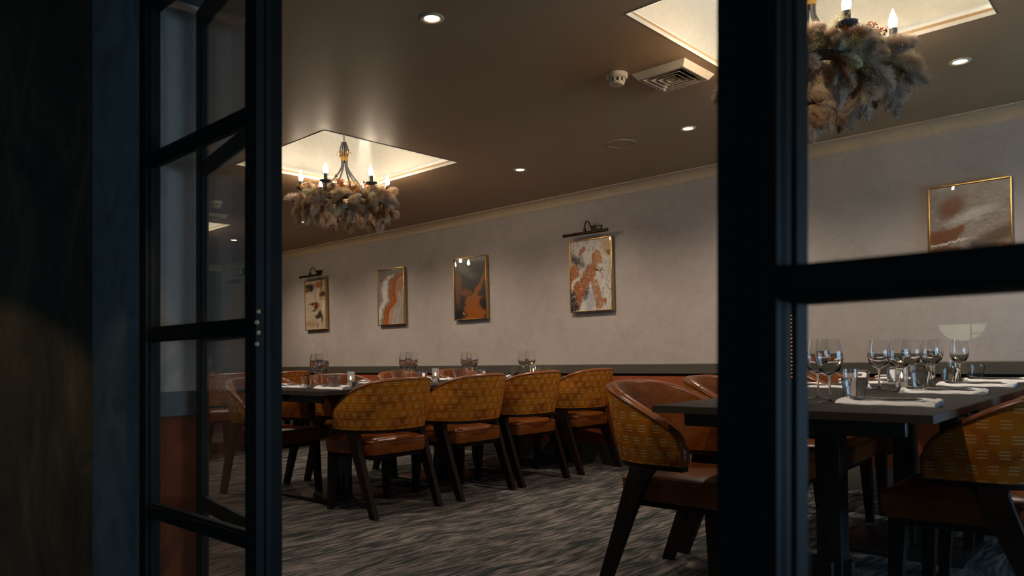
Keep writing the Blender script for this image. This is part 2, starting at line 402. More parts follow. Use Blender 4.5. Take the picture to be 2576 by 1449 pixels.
# ================================================================ glazed black steel door set
def sash(name, base, ax, width, zs, th=.045, sw=.05, extra=(), kind='structure', top=2.10, bead=.008):
    """a glazed leaf: base point, unit axis ax in plan, vertical stiles, bars at heights zs"""
    root = empty(name, (0, 0, 0), kind=kind)
    ax = Vector((ax[0], ax[1], 0)).normalized(); ny = Vector((-ax.y, ax.x, 0))
    def put(mb):
        mb.v = [tuple(Vector((base[0], base[1], 0)) + ax * p[0] + ny * p[1] + UPV * p[2]) for p in mb.v]; return mb.lean()
    for i, (a, b) in enumerate(((0, sw), (width - sw, width))):
        m = MB(); m.box(a, b, -th / 2, th / 2, 0.01, top)
        m.box(a - (bead if i else -sw), (a if i else b + bead), -.010, .010, 0.01, top)
        put(m).build('stile', M['frame'], root)
    for z0, z1 in ((0.01, .11), (top - .055, top)):
        put(MB().box(sw, width - sw, -th / 2, th / 2, z0, z1)).build('rail', M['frame'], root)
    cuts = [.11] + list(zs) + [top - .055]
    for z in zs:
        m = MB(); m.box(sw, width - sw, -th * .36, th * .36, z - .016, z + .016); m.box(sw, width - sw, -.009, .009, z - .023, z + .023)
        put(m).build('glazing_bar', M['frame'], root)
    for a, b in zip(cuts[:-1], cuts[1:]):
        a2 = a + (.014 if a in zs else -.004); b2 = b - (.014 if b in zs else -.004)
        put(MB().box(sw - .004, width - sw + .004, -.003, .003, a2, b2)).build('pane', M['pane'], root)
    return root, put
BARS = (.490, 1.035, 1.575)
w1, put1 = sash('window_1', (-2.438, .953), (1, 0), .718, BARS, .045, .048)
# jamb carrying the leaf's hinges
m = MB(); m.box(-1.721, -1.7165, .932, .953, 0.01, 2.12); m.box(-1.721, -1.7165, .9585, .969, .01, 2.12)
lean(m).build('jamb', M['frame'], w1)
sc = [(.938, 1.070, 0), (.934, 1.043, 0), (.938, 1.017, .9), (.934, .989, 0)]
for y, z, a in sc:
    s_ = MB(); s_.lathe([(.0056, -.001), (.0056, .0012), (.0045, .002), (0, .0022)], 16)
    q_ = MB().box(-.0054, .0054, -.0006, .0006, .0012, .0026)
    rot = Matrix.Rotation(PI / 2, 4, 'Y') @ Matrix.Rotation(a, 4, 'Z')
    for mm in (s_, q_): mm.v = [tuple(Vector((-1.7165, y, z)) + (rot @ Vector(p))) for p in mm.v]
    so = lean(s_).build('screw', M['screwbrass'], w1); lean(q_).build('slot', M['void'], so)
d1, putd1 = sash('door_1', (-1.722, .9915), (-.984, .179), .715, BARS, .028, .046)
h = MB(); h.box(-.0025, .02, .002, .0125, .967, 1.09); h.box(-.0012, .02, -.0135, .004, .958, 1.099); putd1(h).build('hinge', M['frame'], d1)
# right-hand side: post, fixed screen and deep bars standing in for a folded second leaf
w2, put2 = sash('window_2', (-.3995, .953), (1, 0), 1.888, BARS, .045, .005, bead=0.0)
m = MB(); m.box(-.476, -.446, .928, .985, .01, 2.12); m.box(-.446, -.418, .935, .985, .01, 2.12); m.box(-.418, -.3995, .930, .978, .01, 2.12); m.box(-.470, -.402, .978, .990, .01, 2.12); m.box(-.470, -.392, .990, 1.028, .01, 2.12)
lean(m).build('jamb', M['frame'], w2)
for z in BARS: lean(MB().box(-.392, 1.48, .975, 1.040, z - .025, z + .012)).build('leaf_stand_in_bar', M['frame'], w2)

# ================================================================ chairs
def chair_meshes():
    W0, W1 = .268, .295
    us = []
    cols = []
    xa = [.380, .372, .355, .33, .30, .27, .245]
    for x in xa: cols.append(('a', x))
    nb = 22
    for k in range(1, nb): cols.append(('b', k / nb * PI))
    for x in reversed(xa): cols.append(('c', x))
    def H(x):
        pts = [(-.2, .828), (-.06, .827), (-.03, .823), (.02, .812), (.07, .796), (.12, .777), (.18, .752), (.25, .718), (.30, .690), (.335, .666), (.355, .650), (.372, .628), (.380, .600), (.5, .6)]
        for (a, b), (c, d) in zip(pts[:-1], pts[1:]):
            if a <= x <= c: return b + (d - b) * (x - a) / (c - a)
        return .825
    ZB = .515
    def pos(c, t):       # t: 0 at bottom edge, 1 at z=.825
        w = W0 + (W1 - W0) * t; back = .00 - .075 * t; xc = .235
        if c[0] == 'a': p = Vector((c[1], -w)); n = Vector((0, -1))
        elif c[0] == 'c': p = Vector((c[1], w)); n = Vector((0, 1))
        else:
            th = c[1]; ax = xc - back; e = .90
            cx, cy = math.sin(th), -math.cos(th)
            p = Vector((xc - ax * abs(cx) ** e, w * math.copysign(abs(cy) ** e, cy)))
            n = Vector((-cx / ax, cy / w)).normalized()
        return p, n
    out, rim, inn = [], [], []
    TH = .050; NV = 7
    for c in cols:
        xz = c[1] if c[0] != 'b' else pos(c, .8)[0].x
        h = H(xz) if c[0] != 'b' else H(pos(c, .9)[0].x)
        col = []
        zt = h - .014
        for k in range(NV):
            z = ZB + (zt - ZB) * k / (NV - 1); p, n = pos(c, (z - ZB) / .31)
            bulge = .006 * math.sin(PI * k / (NV - 1))
            col.append((p.x + n.x * bulge, p.y + n.y * bulge, z))
        out.append(col)
        p, n = pos(c, (zt - ZB) / .31); r = []
        for k in range(7):
            a = PI * k / 6; off = (1 - math.cos(a)) / 2 * TH
            r.append((p.x - n.x * off, p.y - n.y * off, zt + .016 * math.sin(a)))
        ic = []
        for k in range(1, 6):
            z = zt + (ZB - zt) * k / 5; p2, n2 = pos(c, (z - ZB) / .31); th = TH + .008 * math.sin(PI * k / 5)
            ic.append((p2.x - n2.x * th, p2.y - n2.y * th, z))
        rim.append(r + ic)
    n = len(cols); arc = [0]
    for i in range(1, n): arc.append(arc[-1] + (Vector(out[i][3]) - Vector(out[i - 1][3])).length)
    mo = MB(); vs = [p for c in out for p in c]; uvs = [(arc[i] + .013, p[2]) for i, c in enumerate(out) for p in c]
    fs = [(i * NV + k, (i + 1) * NV + k, (i + 1) * NV + k + 1, i * NV + k + 1) for i in range(n - 1) for k in range(NV - 1)]
    mo.add(vs, fs, True, uvs)
    mi = MB(); NR = len(rim[0]); vs = [p for c in rim for p in c]
    fs = [(i * NR + k, (i + 1) * NR + k, (i + 1) * NR + k + 1, i * NR + k + 1) for i in range(n - 1) for k in range(NR - 1)]
    mi.add(vs, fs, True)
    for i in (0, n - 1):       # padded front ends of the arms
        o, r = out[i], rim[i]; loop = list(o) + list(r[1:])
        fr = [(p[0] + .010, p[1], p[2]) for p in loop]
        cen = (sum(p[0] for p in loop) / len(loop) + .016, sum(p[1] for p in loop) / len(loop), sum(p[2] for p in loop) / len(loop))
        L = len(loop); vv = loop + [tuple(Vector(p) * .75 + Vector(cen) * .25 + Vector((.006, 0, 0))) for p in loop] + [cen]
        ff = []
        for k in range(L):
            q = (k + 1) % L; ff += [(k, q, L + q, L + k), (L + k, L + q, 2 * L)]
        if i == 0: ff = [f[::-1] for f in ff]
        mi.add(vv, ff, True)
    # closed underside
    vs = []
    for i in range(n): vs += [out[i][0], rim[i][-1]]
    mi.add(vs, [(2 * i, 2 * i + 1, 2 * i + 3, 2 * i + 2) for i in range(n - 1)])
    pip = MB(); path = [(c[-1][0], c[-1][1], c[-1][2] + .002) for c in out]; pip.tube([out[0][0]] + path + [out[-1][0]], .0042, 6)
    seam = []
    for sgn in (0, 1):
        i = 9 if sgn == 0 else n - 10; m_ = MB(); c = rim[i]
        m_.tube([(p[0], p[1], p[2] + (.001 if k < 6 else 0)) for k, p in enumerate(c[1:-1])], .0019, 6); seam.append(m_)
    rail = MB(); ring = []
    for i, c in enumerate(cols):
        p, nn = pos(c, 0); a = p - nn * .004; b = p - nn * .048
        ring.append([(a.x, a.y, ZB - .020), (a.x, a.y, ZB - .001), (b.x, b.y, ZB - .001), (b.x, b.y, ZB - .020)])
    rail.loft(ring, True, False)
    # legs
    def leg(st):
        m_ = MB(); rg = []
        for x, y, z, w, d in st: rg.append([(x - w / 2, y - d / 2, z), (x + w / 2, y - d / 2, z), (x + w / 2, y + d / 2, z), (x - w / 2, y + d / 2, z)])
        return m_.loft(rg, True, False)
    L = {}
    for s_ in (-1, 1):
        L['r%d' % s_] = leg([(.002, s_ * .252, 0, .050, .032), (.108, s_ * .255, .27, .068, .034), (.150, s_ * .256, .38, .080, .036), (.178, s_ * .254, .45, .088, .036), (.196, s_ * .250, .485, .102, .036), (.203, s_ * .249, .497, .122, .036)])
        L['f%d' % s_] = leg([(.490, s_ * .222, 0, .036, .034), (.475, s_ * .205, .375, .056, .050)])
    seat = MB(); rg = []
    def rect(x0, x1, w0, w1, z, r=.03):
        # rounded trapezoid: rear at x0 with half width w0, front at x1 with half width w1
        P = []; cs = [(x0 + r, -w0 + r, PI, 1.5 * PI), (x1 - r, -w1 + r, 1.5 * PI, 2 * PI), (x1 - r, w1 - r, 0, .5 * PI), (x0 + r, w0 - r, .5 * PI, PI)]
        for cx, cy, a0, a1 in cs:
            for k in range(5):
                a = a0 + (a1 - a0) * k / 4; P.append((cx + r * math.cos(a), cy + r * math.sin(a), z))
        return P
    for x0, x1, w0, w1, z in ((.075, .515, .205, .228, .362), (.068, .522, .212, .236, .366), (.064, .528, .216, .240, .40), (.064, .530, .216, .241, .442), (.072, .522, .208, .233, .453), (.10, .495, .18, .205, .464), (.16, .43, .12, .14, .470), (.22, .37, .05, .06, .472)):
        rg.append(rect(x0, x1, w0, w1, z, min(.03, w0 * .45)))
    seat.loft(rg, True, True)
    sp = MB(); pr = rect(.063, .531, .217, .242, .443); sp.tube(pr + [pr[0]], .0036, 6, False)
    apron = MB(); apron.box(.09, .50, -.195, .195, .335, .364)
    return dict(out=mo.mesh('backrest_cover', M['fabric']), inn=mi.mesh('backrest_lining', M['leather']), pip=pip.mesh('piping', M['leather']),
                seam=[s_.mesh('seam', M['thread']) for s_ in seam], rail=rail.mesh('frame_rail', M['wood']), legs={k: v.mesh('leg', M['wood']) for k, v in L.items()},
                seat=seat.mesh('seat', M['leather']), sp=sp.mesh('seat_piping', M['leather']), apron=apron.mesh('seat_frame', M['wood']))
CM = chair_meshes()
def make_chair(loc, rz, label, group):
    r = empty('dining_chair', loc, rz, label, 'chair', group)
    b = link('backrest', CM['inn'], r)
    link('backrest_cover', CM['out'], b); link('piping', CM['pip'], b)
    for s_ in CM['seam']: link('seam', s_, b)
    link('frame_rail', CM['rail'], r)
    for k in CM['legs']: link('leg', CM['legs'][k], r)
    s_ = link('seat', CM['seat'], r); link('seat_piping', CM['sp'], s_); link('seat_frame', CM['apron'], r)
    return r
ORD = ['first', 'second', 'third', 'fourth', 'fifth']
chair0 = None
def place(x, y, rz, label, group):
    global chair0
    if chair0 is None: chair0 = make_chair((x, y, 0), rz, label, group)
    else: dup(chair0, (x, y, 0), rz, label, group)
T_L, T_R, T_F = 'table under the whole chandelier', 'table behind the fixed glass screen', 'far table seen through the open door leaf'
for i, (y, a) in enumerate(((2.905, 0), (3.60, .01), (4.207, -.015), (4.90, 0))):
    place(-3.55, y, PI + a, 'mustard dashed tub chair, back to the aisle, %s along the table under the whole chandelier' % ORD[i], 'chairs on the aisle side of the chandelier table')
for i, (y, a) in enumerate(((2.775, 0), (3.455, .02), (4.12, -.01), (4.80, 0))):
    place(-5.15, y, a, 'tan leather tub chair facing the aisle, %s across the table under the whole chandelier' % ORD[i], 'chairs across the chandelier table')
for i, (y, a) in enumerate(((2.74, 0), (3.38, 0), (4.05, .02), (4.72, 0))):
    place(-1.80, y, a, 'tan tub chair, back to the aisle, %s along the table behind the glass screen' % ORD[i], 'chairs on the aisle side of the screened table')
for i, (y, a) in enumerate(((3.00, 0), (3.69, 0), (4.36, 0))):
    place(-.29, y, PI + a, 'mustard dashed tub chair, %s on the window side of the table behind the glass' % ORD[i], 'chairs on the window side of the screened table')
for i, (y, a) in enumerate(((2.85, 0), (3.52, .0), (4.18, 0))):
    place(-6.95, y, PI + a, 'mustard dashed tub chair seen through the door leaf, %s along the far table' % ORD[i], 'chairs at the far table')
place(-8.5, 3.75, 0, 'tan leather tub chair across the far table', 'chairs at the far table')

# ================================================================ tables
def make_table(loc, lx, ly, label, group):
    r = empty('dining_table', loc, 0, label, 'table', group)
    t = MB().box(-lx / 2, lx / 2, -ly / 2, ly / 2, .724, .75, .0012); t.build('tabletop', M['top'], r)
    e = MB(); q = .0012
    e.box(-lx / 2 - .0015, -lx / 2, -ly / 2, ly / 2, .7245, .7485); e.box(lx / 2, lx / 2 + .0015, -ly / 2, ly / 2, .7245, .7485)
    e.box(-lx / 2, lx / 2, -ly / 2 - .0015, -ly / 2, .7245, .7485); e.box(-lx / 2, lx / 2, ly / 2, ly / 2 + .0015, .7245, .7485)
    e.build('edge_band', M['edge'], r)
    f = MB(); a, b = lx / 2 - .09, ly / 2 - .07
    f.box(-a, a, -b, -b + .03, .672, .724, .006); f.box(-a, a, b - .03, b, .672, .724, .006); f.box(-.06, .06, -b, b, .69, .724)
    f.build('support_frame', M['black'], r)
    c = MB(); c.box(-.045, .045, -.045, .045, .02, .70, .003); c.box(-.075, .075, -.02, .02, .012, .15, .004); c.box(-.02, .02, -.075, .075, .012, .15, .004); c.build('column', M['black'], r)
    MB().box(-.29, .29, -.27, .27, 0, .012, .003).build('base_plate', M['black'], r)
    return r
def row(xc, lx, ys, who, grp):
    for i, (a, b) in enumerate(ys):
        make_table((xc, (a + b) / 2, 0), lx, b - a - .004, 'dark grey pedestal table, %s from the doors in %s' % (ORD[i], who), grp)
row(-4.41, 1.02, ((2.52, 3.52), (3.52, 4.40), (4.40, 5.19)), 'row under whole chandelier', 'tables joined under the whole chandelier')
row(-1.03, .935, ((2.40, 3.42), (3.42, 4.36), (4.36, 5.19)), 'row behind fixed glass screen', 'tables joined behind the glass screen')
row(-7.80, 1.02, ((2.5, 3.5), (3.5, 4.4), (4.4, 5.19)), 'far row past door leaf', 'tables joined in the far row')

# ================================================================ table settings
def wine_meshes():
    o = [(.040, .0), (.0405, .0015), (.030, .004), (.012, .007), (.0055, .012), (.0042, .03), (.0040, .07), (.0048, .088), (.010, .097)]
    bowl = [(.010, .0975), (.024, .104), (.036, .117), (.0445, .135), (.0485, .155), (.0488, .170), (.046, .195), (.0415, .218), (.0385, .235)]
    inner = [(.0376, .235), (.0406, .218), (.0450, .195), (.0475, .170), (.0464, .155), (.0410, .1372), (.0310, .1220), (.0180, .1125), (.006, .1092), (.0005, .1088)]
    st = MB(); st.lathe(o + [(.010, .0975), (.0005, .0985)], 24)
    b = MB(); b.lathe([(.0005, .0972)] + bowl + inner, 32, cap=False)
    return b.mesh('bowl', M['glass']), st.mesh('stem', M['glass'])
WG = wine_meshes()
def tumbler_mesh():
    m_ = MB(); seg = 18; rings = []
    prof = [(.0005, 0), (.030, 0), (.0325, .002), (.034, .010), (.040, .055), (.0435, .078), (.0445, .090), (.0430, .0905), (.0422, .088), (.0395, .070), (.0365, .055), (.031, .016), (.026, .0125), (.0005, .012)]
    for i, (r, z) in enumerate(prof):
        fl = 1.0 if 2 <= i <= 4 or 10 <= i <= 11 else 0.0
        rings.append([(r * (1 - .06 * fl * (k % 3 == 0)) * math.cos(2 * PI * k / seg), r * (1 - .06 * fl * (k % 3 == 0)) * math.sin(2 * PI * k / seg), z) for k in range(seg)])
    return m_.loft(rings, False, True).mesh('water_tumbler', M['glass'])
TG = tumbler_mesh()
def candle_meshes():
    g = MB(); g.lathe([(.0005, 0), (.029, 0), (.030, .002), (.030, .110), (.0275, .110), (.0275, .030), (.0005, .028)], 28, cap=False)
    w = MB(); w.lathe([(.0005, .029), (.0262, .029), (.0262, .044), (.006, .042), (.0005, .042)], 20, cap=False)
    f = MB(); f.lathe([(.0005, .047), (.0035, .050), (.0050, .056), (.0042, .063), (.002, .070), (.0003, .076)], 10)
    k = MB(); k.tube([(0, 0, .041), (0, 0, .05)], .0008, 5)
    return g.mesh('holder', M['glass']), w.mesh('candle', M['wax']), f.mesh('flame', M['flame']), k.mesh('wick', M['black'])
CN = candle_meshes()
def napkin_mesh(seed):
    rnd = random.Random(seed); m_ = MB(); nx, ny = 22, 8; top = []; L = .32
    ph = rnd.random() * 6
    def hgt(u, v):
        z = .012 * (1 - abs(2 * v - 1) ** 4) + .004
        z += .010 * math.exp(-((u - .03) / .06) ** 2) * (.6 + .4 * math.sin(v * 3 + ph))
        z += .012 * math.exp(-((u - .95) / .05) ** 2) * (.5 + .5 * math.sin(v * 5 + ph))
        return z + .0015 * math.sin(u * 19 + v * 4 + ph)
    rings = []
    for i in range(nx + 1):
        u = i / nx; w = .036 * (1 - .25 * math.exp(-((u - 1) / .05) ** 2) - .15 * math.exp(-(u / .05) ** 2)) + .003 * math.sin(u * 9 + ph)
        rg = [(u * L - L / 2, -w, .001)]
        for j in range(ny + 1):
            v = j / ny; rg.append((u * L - L / 2 + .010 * math.sin(v * 4 + ph) * (abs(u - .5) > .45), -w + 2 * w * v, hgt(u, v)))
        rg.append((u * L - L / 2, w, .001)); rings.append(rg)
    m_.loft(rings, True, True)
    fold = MB(); f = []          # upper fold lying over one end
    for i in range(9):
        u = i / 8; x = L / 2 - .10 * u; z = .019 + .006 * math.sin(u * PI)
        f.append([(x, -.024 + .016 * u, z - .003), (x, 0, z + .003), (x, .030 - .006 * u, z), (x, .030 - .006 * u, z - .005), (x, -.024 + .016 * u, z - .007)])
    m_.loft(f, True, True)
    return m_.mesh('napkin', M['cloth'])
NP = [napkin_mesh(k) for k in range(4)]
def fork_mesh():
    m_ = MB(); h_ = bez([(.105, 0, .004), (.05, 0, .003), (-.01, 0, .0045), (-.04, 0, .006)], 5)
    rg = []
    for i, p in enumerate(h_):
        t = i / (len(h_) - 1); w = .0085 * (1 - t) ** .7 + .0028; rg.append([(p.x, -w, p.z), (p.x, w, p.z), (p.x, w, p.z + .002), (p.x, -w, p.z + .002)])
    m_.loft(rg, True, False)
    m_.loft([[(-.038, -.004, .006), (-.038, .004, .006), (-.038, .004, .008), (-.038, -.004, .008)], [(-.052, -.0115, .005), (-.052, .0115, .005), (-.052, .0115, .007), (-.052, -.0115, .007)], [(-.066, -.012, .006), (-.066, .012, .006), (-.066, .012, .008), (-.066, -.012, .008)]], True, False)
    for k in range(4):
        y = -.0105 + .007 * k; m_.loft([[(-.066, y - .0016, .006), (-.066, y + .0016, .006), (-.066, y + .0016, .008), (-.066, y - .0016, .008)], [(-.088, y - .0013, .009), (-.088, y + .0013, .009), (-.088, y + .0013, .0105), (-.088, y - .0013, .0105)], [(-.105, y - .0005, .016), (-.105, y + .0005, .016), (-.105, y + .0005, .0168), (-.105, y - .0005, .0168)]], True, False)
    return m_.mesh('fork', M['steel'])
def knife_mesh():
    m_ = MB(); rg = []
    for x, w, z, t in ((.115, .007, 0, .005), (.10, .008, 0, .006), (.03, .0055, 0, .005), (.012, .005, 0, .004), (-.005, .009, 0, .0016), (-.06, .0095, 0, .0014), (-.10, .006, 0, .001), (-.113, .001, 0, .0006)):
        rg.append([(x, -w * .7, .002), (x, w, .002), (x, w, .002 + t), (x, -w * .7, .002 + t)])
    return m_.loft(rg, True, False).mesh('knife', M['steel'])
FK, KN = fork_mesh(), knife_mesh()
def single(name, me, loc, rz, label, cat, group):
    o = link(name, me); o.location = loc; o.rotation_euler = (0, 0, rz); return tag(o, label, cat, group)
wine0 = candle0 = None
def wine(x, y, rz, label, group):
    global wine0
    if wine0 is None:
        wine0 = empty('wine_glass', (x, y, .75), rz, label, 'wine glass', group)
        for n_, me in zip(('bowl', 'stem'), WG): link(n_, me, wine0)
    else: dup(wine0, (x, y, .75), rz, label, group)
def candle(x, y, label, group):
    global candle0
    if candle0 is None:
        candle0 = empty('candle_holder', (x, y, .75), 0, label, 'candle holder', group)
        g = link('holder', CN[0], candle0); c = link('candle', CN[1], candle0); link('flame', CN[2], c); link('wick', CN[3], c)
    else: dup(candle0, (x, y, .75), 0, label, group)
rnd = random.Random(5)
def settings(xc, ys_near, ys_far, side, near_dir, who, tb):
    """near places face the camera's side (near_dir=+1: sitters at +x)"""
    for sgn, ys, sd in ((near_dir, ys_near, side[0]), (-near_dir, ys_far, side[1])):
        for i, (yg, yn) in enumerate(ys):
            place_ = '%s place from doors, %s, %s' % (ORD[i], sd, who)
            wine(xc + sgn * .06, yg, rnd.random() * 6, 'empty stemmed wine glass, ' + place_, 'stemmed glasses on the ' + tb)
            single('water_tumbler', TG, (xc + sgn * .137, yg + .03 * sgn, .75), rnd.random() * 6, 'short faceted tumbler, ' + place_, 'tumbler', 'tumblers on the ' + tb)
            if yn is None: continue
            a = (0 if sgn > 0 else PI) + rnd.uniform(-.04, .04); xn = xc + sgn * .275
            single('napkin', NP[i % 4], (xn, yn, .75), a, 'folded white napkin, ' + place_, 'napkin', 'napkins on the ' + tb)
            single('fork', FK, (xn - sgn * .04, yn + .012 * sgn, .7695), a, 'steel fork on napkin, ' + place_, 'fork', 'forks on the ' + tb)
            single('knife', KN, (xn - sgn * .005, yn - .012 * sgn, .7685), a + .03, 'steel knife on napkin, ' + place_, 'knife', 'knives on the ' + tb)
settings(-4.41, ((2.84, 2.77), (3.62, 3.45), (4.26, 4.15), (4.98, 4.85)), ((2.88, 2.83), (3.66, 3.5), (4.31, 4.18), (5.02, 4.9)), ('aisle side', 'far side'), 1, 'chandelier table', 'chandelier table')
settings(-1.055, ((2.81, 2.75), (3.69, 3.49), (4.24, 4.13), (4.86, 4.68)), ((3.02, 2.95), (3.80, 3.84), (4.36, 4.37), (4.82, 5.02)), ('window side', 'aisle side'), 1, 'screened table', 'screened table')
settings(-7.80, ((3.62, 3.55),), ((3.70, 3.6),), ('near side', 'far side'), 1, 'far table', 'far table')
for i, y in enumerate((3.12, 3.92, 5.10)):
    candle(-4.42, y, 'lit tealight in tall glass, %s from doors on the chandelier table' % ORD[i], 'candle holders on the chandelier table')
for i, y in enumerate((3.28, 4.02, 5.08)):
    candle(-1.075, y, 'lit tealight in tall glass, %s from doors on the screened table' % ORD[i], 'candle holders on the screened table')

# ================================================================ chandeliers
def flower_meshes():
    F = {}
    def fur(name, mat, L, n, r, seed, bend=.25, fwd=.8, taper=True, w=.0011):
        rr = random.Random(seed); m_ = MB()
        def stem(t): return Vector((L * t, 0, -bend * L * t * t))
        m_.tube([stem(k / 6) for k in range(7)], .0014, 4, False)
        vs, fs = [], []
        for k in range(n):
            t = .12 + .88 * rr.random(); p = stem(t); a = rr.random() * 2 * PI
            prof = math.sin(PI * min(1, t * .92 + .06)) ** .6 if taper else 1
            l = r * prof * rr.uniform(.6, 1.15)
            d = Vector((fwd, math.cos(a) * .8, math.sin(a) * .8 - .15)).normalized()
            q = p + d * l * .55 + Vector((0, 0, -.05 * l)); e = p + d * l + Vector((0, 0, -.22 * l)); sd = d.cross(Vector((rr.random(), rr.random(), rr.random()))).normalized() * w * rr.uniform(.7, 1.5)
            b = len(vs); vs += [p - sd * .6, p + sd * .6, q + sd, q - sd, e]
            fs += [(b, b + 1, b + 2, b + 3), (b + 3, b + 2, b + 4)]
        m_.add(vs, fs, True); F[name] = m_.mesh(name, mat)
    def pm(name, c, r=.85):
        t = NT(name); oi = t.n('ObjectInfo').outputs['Random']; co = t.n('TexCoord').outputs['Object']
        f = t.noise(co, 45, 3).outputs[0]; k = t.math('ADD', t.math('MULTIPLY', oi, .6), t.math('MULTIPLY', f, .4))
        c_ = t.mix(k, tuple(x * .7 for x in c), tuple(min(.9, x * 1.35) for x in c))
        d = t.n('BsdfDiffuse', c_); tl = t.n('BsdfTranslucent', c_); t.set(t.out.inputs[0], t.n('MixShader', .38, d, tl).outputs[0]); return t.m
    fur('pampas_plume', pm('pampas_beige', (.62, .47, .33)), .17, 900, .062, 1, .3, .55, w=.0009)
    fur('pampas_plume_pale', pm('pampas_cream', (.80, .68, .49)), .14, 700, .050, 2, .3, .5, w=.0009)
    fur('pampas_plume_grey', pm('pampas_grey', (.60, .49, .40)), .19, 950, .066, 3, .4, .6, w=.0009)
    fur('pampas_puff', pm('puff_beige', (.70, .55, .40)), .085, 900, .060, 8, .2, .25, w=.0009)
    fur('brown_plume', pm('plume_brown', (.27, .14, .055)), .14, 520, .042, 4, .5, .6)
    fur('bunny_tail', pm('bunny_tail_cream', (.84, .75, .58)), .06, 420, .026, 5, .1, .3)
    fur('red_plume', pm('amaranth_red', (.36, .07, .03)), .15, 360, .024, 6, .9, .6)
    def dots(name, mat, L, n, spread, rad, seed, droop=0.0, stems=5):
        rr = random.Random(seed); m_ = MB()
        for s_ in range(stems):
            a = rr.random() * 2 * PI; e = Vector((L * rr.uniform(.7, 1.1), math.cos(a) * spread, math.sin(a) * spread - droop * L))
            P = bez([(0, 0, 0), e * .5 + Vector((0, 0, .1 * L)), e], 4); m_.tube(P, .0008, 3, False)
            for k in range(n // stems):
                t = rr.uniform(.35, 1); p = P[min(len(P) - 1, int(t * (len(P) - 1)))] + Vector((rr.gauss(0, 1), rr.gauss(0, 1), rr.gauss(0, 1))) * spread * .22
                r_ = rad * rr.uniform(.6, 1.3)
                m_.add([(p.x + r_, p.y, p.z), (p.x, p.y + r_, p.z), (p.x - r_, p.y, p.z), (p.x, p.y - r_, p.z), (p.x, p.y, p.z + r_), (p.x, p.y, p.z - r_)],
                       [(0, 1, 4), (1, 2, 4), (2, 3, 4), (3, 0, 4), (1, 0, 5), (2, 1, 5), (3, 2, 5), (0, 3, 5)])
        F[name] = m_.mesh(name, mat)
    dots('seed_spray', pm('seed_straw', (.72, .56, .28)), .15, 150, .045, .0026, 11)
    dots('rust_cluster', pm('statice_rust', (.50, .15, .03)), .085, 170, .040, .0042, 12)
    dots('pink_cluster', pm('statice_pink', (.55, .25, .17)), .07, 110, .03, .0042, 13)
    dots('ochre_cluster', pm('ochre_sprig', (.45, .26, .06)), .11, 120, .045, .0038, 14)
    dots('hanging_sprig', pm('hanging_straw', (.50, .36, .19)), .12, 120, .03, .0032, 15, .7)
    pod = MB(); pod.tube([(0, 0, 0), (.05, 0, .004), (.085, 0, 0)], .0012, 5); pod.ball((.097, 0, 0), .0115, 2, (1, 1, 1))
    pod.add(*[([(.106 + .004 * (k % 2), .008 * math.cos(k * PI / 5), .008 * math.sin(k * PI / 5)) for k in range(10)]), [tuple(range(10))]])
    F['seed_pod'] = pod.mesh('seed_pod', pm('poppy_brown', (.26, .15, .065)))
    return F
FM = flower_meshes()
